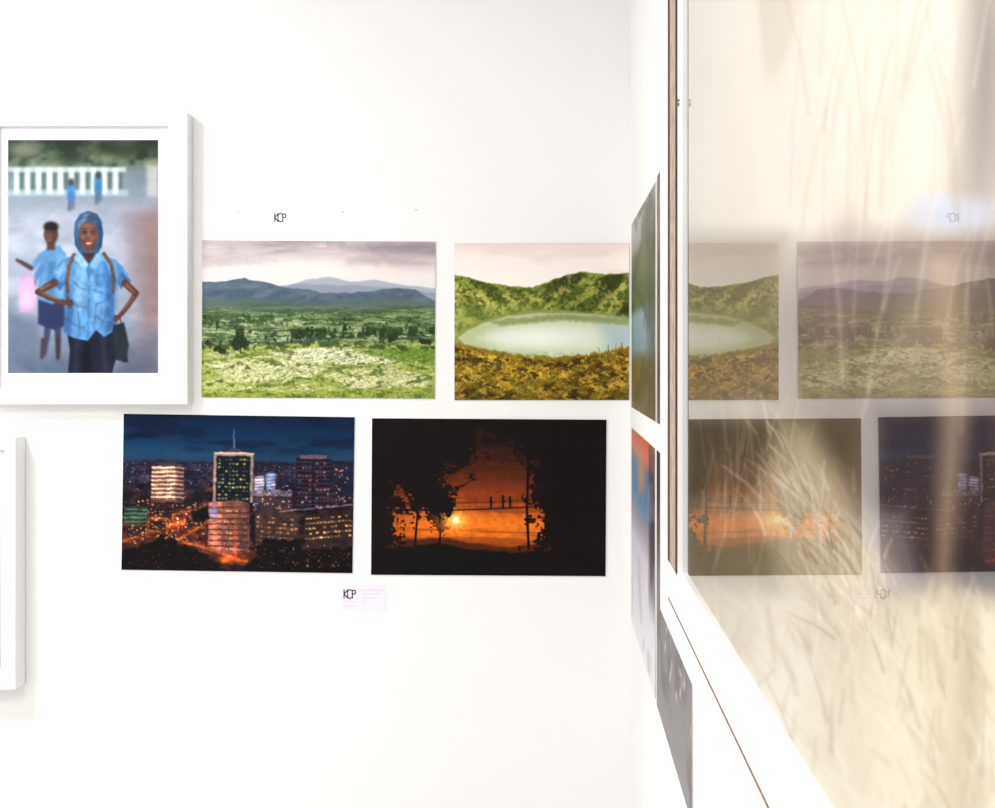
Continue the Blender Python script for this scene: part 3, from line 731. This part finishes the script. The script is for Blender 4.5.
c.rect(80, 0, 102, 38, (52, 42, 46), 8, .8); c.ell(50, 10, 14, 6, (206, 130, 90), 4, .7)
n = fbm(c.X, c.Y, 20, 8, 4, 305); c.full(sstep(.5, .7, n), (160, 150, 156), .4)
side_print('market_photo_print', 631.5, 655.0, -0.17, -0.65, c)
c = Canvas(0, 0, 100, 60, 2)
c.grad([(0, (58, 48, 46)), (14, (74, 64, 60)), (28, (122, 116, 116)), (60, (138, 134, 134))])
n = fbm(c.X, c.Y, 14, 10, 5, 303); c.full(sstep(.5, .7, n), (96, 88, 88), .6)
for i in range(26): c.ell(R.uniform(20, 100), R.uniform(20, 46), R.uniform(1, 4), R.uniform(.4, 1.2), (200, 196, 194), .5, .6, R.uniform(-.5, .5))
side_print('rock_face_photo_print', 656.6, 692, -0.17, -0.65, c)

# ------------------------------------------------------------------ big glazed poster on side wall
E = empty('framed_grass_poster')
YI, YO = 1.495, 1.735
ZI, ZO = ZC - 0.2656, ZC - 0.360
ring('moulding', (-0.72, ZO, YO, ZC + 0.93), (-0.60, ZI, YI, ZC + 0.82), XF, XS - 0.0025, 'x', M_frame, E, 0.0008)
xs0, xs1 = XF - 0.0005, XF + 0.001
yy = lambda p: XF * F / (p - PX)
box('raw_edge_strip', (xs0, yy(676.0), ZI - 0.002), (xs1, yy(669.0), ZC + 0.82), M_taupe, E)
box('edge_groove_outer', (xs0 - 0.0003, yy(670.3), ZI - 0.002), (xs1, yy(668.2), ZC + 0.82), M_brown, E)
box('edge_groove_inner', (xs0 - 0.0003, yy(677.0), ZI - 0.002), (xs1, yy(675.8), ZC + 0.82), M_brown, E)
box('rail_groove', (xs0, -0.62, ZC - 0.320), (xs1, yy(668.2), ZC - 0.317), M_line, E)
for i, zz in enumerate((0.313, 0.318)):
    box('screw_%d' % i, (xs0 - .001, yy(679.0), ZC + zz), (xs1, yy(678), ZC + zz + 0.002), M_metal, E, 0.0003)
gv = [(XG, -0.602, ZI - 0.002), (XG, YI + 0.002, ZI - 0.002), (XG, YI + 0.002, ZC + 0.822), (XG, -0.602, ZC + 0.822)]
mesh_obj('glass_pane', gv, [(0, 3, 2, 1)], M_glass, E)
# poster sheet
XP = XG + 0.006
pxs = np.concatenate([np.arange(684, 1010, 1.0), np.arange(1010, 1200, 4.0)])
ys = XP * F / (pxs - PX)
ys = ys[ys < YI + 0.0]
px_ = XP * F / ys + PX
ext = np.linspace(ys[-1] - 0.02, -0.60, 30)
ysall = np.concatenate([ys, ext]); pxall = np.concatenate([px_, 1200 + np.arange(30) * 12.0])
yeff = np.concatenate([ys, np.full(30, ys[-1])])
zs = np.linspace(0.82, -0.2656, 720)
Xc = np.tile(pxall, (len(zs), 1)); Yc = PY - zs[:, None] * F / yeff[None, :]
def paint_grass():
    c = Canvas(0, 0, 0, 0, XY=(Xc, Yc))
    c.grad([(-2000, (236, 226, 214)), (0, (236, 226, 214)), (230, (226, 214, 198)), (360, (170, 154, 132)), (480, (148, 130, 102)), (600, (196, 182, 154)), (700, (220, 210, 186)), (810, (226, 217, 194)), (3000, (220, 208, 180))])
    n = fbm(c.X, c.Y, 60, 160, 3, 401)
    c.full(sstep(0.45, 0.65, n), (240, 232, 218), 0.4)
    c.full(sstep(0.45, 0.25, n), (192, 176, 148), 0.45)
    c.ell(986, 70, 20, 180, (120, 106, 100), 26, 0.85, 0.05)
    c.ell(850, 60, 50, 120, (238, 228, 212), 30, 0.6)
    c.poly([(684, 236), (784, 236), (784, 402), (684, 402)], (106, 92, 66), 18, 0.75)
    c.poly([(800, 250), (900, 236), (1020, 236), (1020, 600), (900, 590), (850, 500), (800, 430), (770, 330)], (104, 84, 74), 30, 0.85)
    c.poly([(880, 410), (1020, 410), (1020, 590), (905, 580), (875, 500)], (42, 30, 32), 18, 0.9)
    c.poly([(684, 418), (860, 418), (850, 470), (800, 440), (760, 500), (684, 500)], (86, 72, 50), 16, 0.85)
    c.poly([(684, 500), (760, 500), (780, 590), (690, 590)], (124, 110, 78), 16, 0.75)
    c.ell(835, 300, 26, 70, (136, 102, 102), 20, 0.6, 0.2)
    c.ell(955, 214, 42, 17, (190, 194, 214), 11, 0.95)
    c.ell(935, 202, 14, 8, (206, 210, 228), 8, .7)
    c.ell(915, 330, 22, 60, (172, 152, 126), 18, 0.5, 0.25)
    c.poly([(928, 255), (958, 245), (968, 420), (952, 560), (960, 808), (934, 808), (935, 560), (940, 420)], (188, 162, 130), 15, 0.65)
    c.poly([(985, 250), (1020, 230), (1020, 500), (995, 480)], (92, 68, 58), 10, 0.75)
    c.poly([(900, 600), (1020, 610), (1020, 810), (860, 810), (820, 700)], (218, 205, 174), 34, 0.6)
    c.poly([(955, 600), (975, 600), (985, 810), (960, 810)], (164, 142, 112), 12, .55)
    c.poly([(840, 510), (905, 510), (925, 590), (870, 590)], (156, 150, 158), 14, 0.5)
    c.poly([(780, 420), (812, 425), (862, 530), (885, 610), (850, 630), (800, 560), (750, 520)], (214, 198, 162), 18, 0.65)
    rr = np.random.RandomState(77)
    cols = [(232, 222, 200), (216, 196, 158), (172, 146, 106), (224, 210, 180), (140, 118, 84), (238, 232, 218), (192, 168, 126)]
    for i in range(420):
        x = rr.uniform(690, 1010); y = rr.uniform(600, 850); L = rr.uniform(14, 60); a = rr.normal(-0.2, 0.5)
        k = cols[rr.randint(7)]
        c.line([(x, y), (x + a * L * 0.4, y - L * 0.5), (x + a * L, y - L)], (rr.uniform(2, 6), 1.5), k, rr.uniform(2.5, 5), rr.uniform(0.15, 0.4))
    for i in range(300):
        t = rr.rand(); x = 775 + 105 * t + rr.normal(0, 18); y = 480 + 140 * t + rr.normal(0, 24); L = rr.uniform(10, 42); a = rr.normal(-0.45, 0.4)
        c.line([(x, y), (x + a * L * 0.4, y - L * 0.5), (x + a * L, y - L)], (rr.uniform(1.2, 3.4), 1), cols[[0, 1, 3, 5, 6, 2, 4][rr.randint(7)]], rr.uniform(1.2, 2.8), rr.uniform(0.3, 0.7))
    for i in range(50):
        x = rr.uniform(790, 1010); y = rr.uniform(60, 440); L = rr.uniform(60, 220); a = rr.normal(0.12, 0.25)
        c.line([(x, y), (x + a * L * 0.3, y - L * 0.5), (x + a * L, y - L)], (rr.uniform(2, 5), 1.5), [(238, 230, 216), (186, 164, 130), (216, 198, 168), (174, 156, 134)][rr.randint(4)], rr.uniform(2.5, 5.5), rr.uniform(0.15, 0.38))
    for i in range(50):
        x = rr.uniform(690, 800); y = rr.uniform(420, 600); L = rr.uniform(40, 120); a = rr.normal(0.1, 0.2)
        c.line([(x, y), (x + a * L * 0.3, y - L * 0.5), (x + a * L, y - L)], (rr.uniform(1.0, 2.6), 1), cols[rr.randint(7)], 1.8, rr.uniform(0.15, 0.35))
    return c
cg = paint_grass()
V = np.stack([np.full(Xc.shape, XP), np.tile(ysall, (len(zs), 1)), ZC + np.tile(zs[:, None], (1, len(ysall)))], -1)
cen = np.array([XP, (ysall[0] + ysall[-1]) / 2, ZC])
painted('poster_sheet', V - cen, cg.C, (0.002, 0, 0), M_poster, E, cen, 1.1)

# ------------------------------------------------------------------ lighting
def panel(name, x, y, sx, sy, power):
    e = empty(name)
    box('housing', (x - sx / 2 - .03, y - sy / 2 - .03, CEIL - .05), (x + sx / 2 + .03, y + sy / 2 + .03, CEIL), M_frame, e, 0.004)
    l = bpy.data.lights.new(name + '_lamp', 'AREA'); l.shape = 'RECTANGLE'; l.size = sx; l.size_y = sy
    l.energy = power; l.color = (1.0, 0.995, 0.985)
    o = bpy.data.objects.new('lamp', l); o.location = (x, y, CEIL - .06); link(o, e)
panel('ceiling_light_panel', -2.1, 1.7, 0.6, 0.4, 50)
panel('ceiling_light_panel.001', -1.0, 0.2, 1.0, 0.6, 40)
panel('ceiling_light_panel.002', -2.4, -1.2, 1.0, 0.6, 40)

w = bpy.data.worlds.new('world'); bpy.context.scene.world = w; w.use_nodes = True
w.node_tree.nodes['Background'].inputs[0].default_value = (1, 1, 1, 1)
w.node_tree.nodes['Background'].inputs[1].default_value = 0.3

# ------------------------------------------------------------------ camera
cam = bpy.data.cameras.new('camera'); co = bpy.data.objects.new('camera', cam); link(co)
co.location = (0, 0, ZC); co.rotation_euler = (math.radians(90), 0, 0)
cam.sensor_fit = 'HORIZONTAL'; cam.sensor_width = 36; cam.lens = 36 * F / 995.0
cam.shift_x = (497.5 - PX) / 995.0; cam.shift_y = -(404 - PY) / 995.0
cam.clip_start = 0.02
bpy.context.scene.camera = co
sc = bpy.context.scene
sc.view_settings.view_transform = 'Standard'
sc.view_settings.look = 'None'
sc.view_settings.exposure = 0.0
